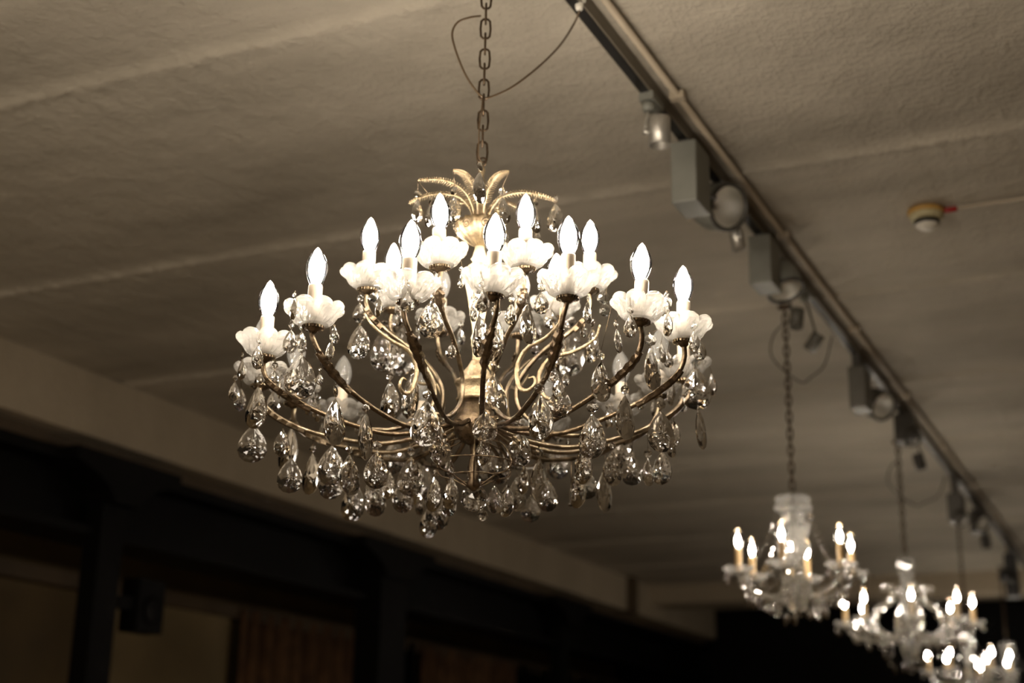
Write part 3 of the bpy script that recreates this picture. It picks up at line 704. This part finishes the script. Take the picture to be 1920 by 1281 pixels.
# their supply cords, looped from the chain to the track
TXC = -1.15
for i, (pc, cpx, lab) in enumerate([(p2, (1592, 627), 'black supply cord looping beside the chain of the small crystal chandelier'), (p3, (1752, 893), 'supply cord looping beside the chain of the scrolled chandelier')]):
    A = Vector((pc.x, pc.y, CZ - 0.12 - .03 * i)); B = at_z(cpx[0], cpx[1], CZ - .050); B.x = TXC - .03
    m = A.lerp(B, .5); m.z -= 0.17
    s0 = A + Vector((-.05, 0, 0.0)); s1 = A + Vector((-.055, 0, -.09))
    pts = spline([A + Vector((0.0, 0, .05)), s0, s1, A.lerp(B, .25) + Vector((0, 0, -.19)), m, A.lerp(B, .8) + Vector((0, 0, -.12)), B], 6)
    o = MB().tube([p - pc for p in pts], 0.0032, 7).build('supply_cord', M['dgrey'], [c_ for c_ in bpy.data.objects if c_.name.startswith('chandelier') and c_.parent is None and (c_.location - pc).length < .01][0])

# ------------------------------------------------------------------ track with spotlights
TX = -1.15
tr = thing('lighting_track', 'long black lighting track running along the ceiling past the chandeliers', 'lighting track', (TX, 2.6, CZ))
MB().box((-0.020, -0.2, -0.040), (0.014, 11.6, -0.003)).build('rail', M['railside'], tr)
MB().box((-0.016, -0.2, -0.042), (0.008, 11.6, -0.0395)).build('contact_slot', M['rail'], tr)
MB().box((-0.020, -0.23, -0.040), (0.014, -0.2, -0.003)).build('end_cap', M['white'], tr)
pp = thing('conduit_pipe', 'beige conduit pipe clipped to the ceiling beside the black track', 'pipe', (TX + 0.055, 2.4, CZ - 0.02))
MB().tube([(0, 0, 0), (0.002, 3, 0), (-.002, 6, 0), (0, 11.8, 0)], 0.009, 12).build('pipe', M['pipe'], pp)
for k in range(10):
    MB().box((-0.020, 0.9 + k * 1.1, -0.012), (0.020, 0.925 + k * 1.1, 0.010)).build('pipe_clip', M['pipe'], pp)

def head_mesh(r, L):
    return [(r * .55, 0), (r * .9, .01), (r, .02), (r, L), (r * .95, L + .004), (r * .88, L), (r * .86, L - .01), (r * .3, L * .35), (0.002, L * .32)]
def orient(d):
    return Vector(d).normalized().to_track_quat('Z', 'Y').to_matrix().to_4x4()
def can_spot(px, py, r, L, d, label, drop=None, mat='silver', X=TX + .02):
    """small cylinder spotlight on a stem"""
    c = at_x(px, py, X)
    t = thing('track_spotlight', label, 'spotlight', (TX, c.y, CZ), 'spotlights on the track')
    base = Vector((TX, c.y, CZ)); l = c - base
    MB().box((-0.022, -0.045, -0.062), (0.018, 0.045, -0.040)).lathe([(0.016, -0.085), (0.018, -0.062)], 14, Matrix.Translation((-0.004, -.02, 0))).build('track_adapter', M['grey' if mat != 'dgrey' else 'dgrey'], t)
    d = Vector(d).normalized(); side = d.cross(Vector((0, 0, 1)));
    if side.length < .1: side = Vector((-0.905, -.42, 0))
    side.normalize(); piv = l + side * (r + .008)
    MB().tube([(-0.004, -.02, -0.08), (-0.004 + (piv.x + .004) * .3, -.02 + (piv.y + .02) * .3, -0.10), (piv.x, piv.y, piv.z + .02), (piv.x, piv.y, piv.z)], 0.0045, 8).build('stem', M[mat], t)
    MB().lathe([(0.009, -.008), (0.009, .012)], 12, Matrix.Translation(piv) @ orient(-side)).build('pivot', M[mat], t)
    Mx = Matrix.Translation(l - d * L / 2) @ orient(d)
    MB().lathe([(r * .96, 0), (r, .003), (r, L), (r * .92, L), (r * .9, L * .7), (0.002, L * .66)], 28, Mx).build('lamp_head', M[mat], t)
    return t
def box_spot(px0, py0, px1, py1, hx, hy, hr, d, label, mat='grey', head=True, X=TX + .0, dep=.085, white=False, two=None):
    """gear box under the track with a round reflector head on a yoke"""
    c = at_x((px0 + px1) / 2, (py0 + py1) / 2, X); a = at_x(px0, (py0 + py1) / 2, X); b_ = at_x(px1, (py0 + py1) / 2, X)
    wy = abs(b_.y - a.y); D = pix(c)[2]; h = (py1 - py0) * D / FPX
    t = thing('track_spotlight', label, 'spotlight', (TX, c.y, CZ), 'spotlights on the track')
    l = c - Vector((TX, c.y, CZ)); zt = min(-0.05, l.z + h / 2)
    wyb = min(wy, .13)
    bb = MB().box((-dep / 2 + .0, -wyb / 2, l.z - h / 2), (dep / 2, wyb / 2, zt))
    o = bb.build('gear_box', M[mat], t); md = o.modifiers.new('b', 'BEVEL'); md.width = .004; md.segments = 2
    MB().box((-0.018, -wyb * .4, zt), (0.014, wyb * .4, -0.0405)).build('track_adapter', M['dgrey'], t)
    if head:
        P = at_x(hx, hy, X + .04) - Vector((TX, c.y, CZ)); Dh = pix(at_x(hx, hy, X + .04))[2]; r = hr * Dh / FPX; d = Vector(d).normalized(); L = r * 1.5
        Mx = Matrix.Translation(P - d * L) @ orient(d)
        hd = MB().lathe([(r * .5, -.01), (r * .8, .0), (r * .97, L * .3), (r, L), (r * .9, L + .004), (r * .88, L - .006)], 28, Mx, cap=False)
        h_ = hd.build('lamp_head', M[mat], t); md = h_.modifiers.new('s', 'SOLIDIFY'); md.thickness = .002
        MB().tube([Mx @ Vector((r * .94 * math.cos(2 * PI * k / 24), r * .94 * math.sin(2 * PI * k / 24), L)) for k in range(24)], r * .10, 8, closed=True).build('rim', M['dgrey'], h_)
        MB().lathe([(r * .86, L - .002), (r * .78, L * .62), (r * .5, L * .3), (r * .22, L * .12), (.003, L * .10)], 28, Mx, cap=False).build('reflector', M['reflector'], h_)
        MB().lathe([(r * .11, L * .12), (r * .11, L * .5), (r * .05, L * .56)], 10, Mx).build('lamp_capsule', M['white'], h_)
        # yoke
        q = Vector((dep / 2 - .01, 0, l.z - h * .25)); MB().tube([q, (q + P) / 2 + Vector((0, 0, .01)), P - d * L * .9], 0.007, 8).build('yoke', M['dgrey'], t)
    return t
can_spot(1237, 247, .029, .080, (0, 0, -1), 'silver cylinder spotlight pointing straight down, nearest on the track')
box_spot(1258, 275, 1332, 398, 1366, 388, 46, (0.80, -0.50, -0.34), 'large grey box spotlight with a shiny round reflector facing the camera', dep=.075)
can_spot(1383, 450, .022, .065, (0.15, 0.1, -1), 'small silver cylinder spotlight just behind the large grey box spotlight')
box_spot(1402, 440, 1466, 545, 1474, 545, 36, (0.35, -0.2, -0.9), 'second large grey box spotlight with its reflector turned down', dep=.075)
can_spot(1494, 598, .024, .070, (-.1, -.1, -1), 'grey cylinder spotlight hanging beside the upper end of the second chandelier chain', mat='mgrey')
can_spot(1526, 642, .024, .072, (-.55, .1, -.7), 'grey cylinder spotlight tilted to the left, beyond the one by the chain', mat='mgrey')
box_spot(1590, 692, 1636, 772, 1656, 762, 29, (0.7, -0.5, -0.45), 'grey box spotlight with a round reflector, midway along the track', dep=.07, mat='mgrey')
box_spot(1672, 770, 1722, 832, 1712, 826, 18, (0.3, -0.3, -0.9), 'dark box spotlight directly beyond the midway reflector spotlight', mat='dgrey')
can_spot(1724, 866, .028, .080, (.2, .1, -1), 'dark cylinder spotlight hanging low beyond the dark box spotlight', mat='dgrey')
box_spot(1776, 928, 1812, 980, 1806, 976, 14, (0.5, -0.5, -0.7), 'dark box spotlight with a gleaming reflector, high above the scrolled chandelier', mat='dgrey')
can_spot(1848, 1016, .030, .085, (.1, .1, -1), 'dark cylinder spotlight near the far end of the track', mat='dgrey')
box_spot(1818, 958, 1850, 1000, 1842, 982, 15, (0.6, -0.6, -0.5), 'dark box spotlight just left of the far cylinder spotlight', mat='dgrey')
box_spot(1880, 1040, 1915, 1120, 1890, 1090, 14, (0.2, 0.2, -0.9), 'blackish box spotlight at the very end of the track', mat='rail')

# ------------------------------------------------------------------ smoke detector
dp = at_z(1736, 392, CZ)
sd = thing('smoke_detector', 'round cream smoke detector with a red plug on the ceiling right of the track', 'smoke detector', dp)
MB().lathe([(0.052, -0.002), (0.059, -0.006), (0.059, -0.018), (0.055, -0.021)], 32).build('base', M['deto'], sd)
MB().lathe([(0.054, -0.020), (0.056, -0.024), (0.050, -0.036), (0.040, -0.040)], 32).build('housing', M['det'], sd)
vg = MB()
for k in range(8):
    a = 2 * PI * k / 8; vg.box((-.002, -.012, -.008), (.002, .012, .006), Matrix.Translation((0.037 * math.cos(a), 0.037 * math.sin(a), -0.048)) @ Matrix.Rotation(a, 4, 'Z'))
vg.lathe([(0.033, -.040), (0.031, -.056)], 24).build('vent', M['rail'], sd)
MB().lathe([(0.040, -0.055), (0.034, -0.061), (0.022, -0.070), (0.010, -0.073)], 28).build('sensor_cap', M['white'], sd)
MB().lathe([(0.008, 0.055), (0.009, 0.06), (0.009, 0.095), (0.007, 0.097)], 12, Matrix.Translation((0, 0, -.014)) @ Matrix.Rotation(PI / 2, 4, 'Y')).build('plug', M['red'], sd)
cd = MB().tube([dp + Vector((.10, 0, -.012)), dp + Vector((.5, 0.002, -.011)), dp + Vector((1.6, 0, -.012)), dp + Vector((3.6, 0, -.012))], 0.0065, 10).build('conduit_pipe', M['pipe'])
tag(cd, 'thin beige conduit running right from the smoke detector', 'pipe')
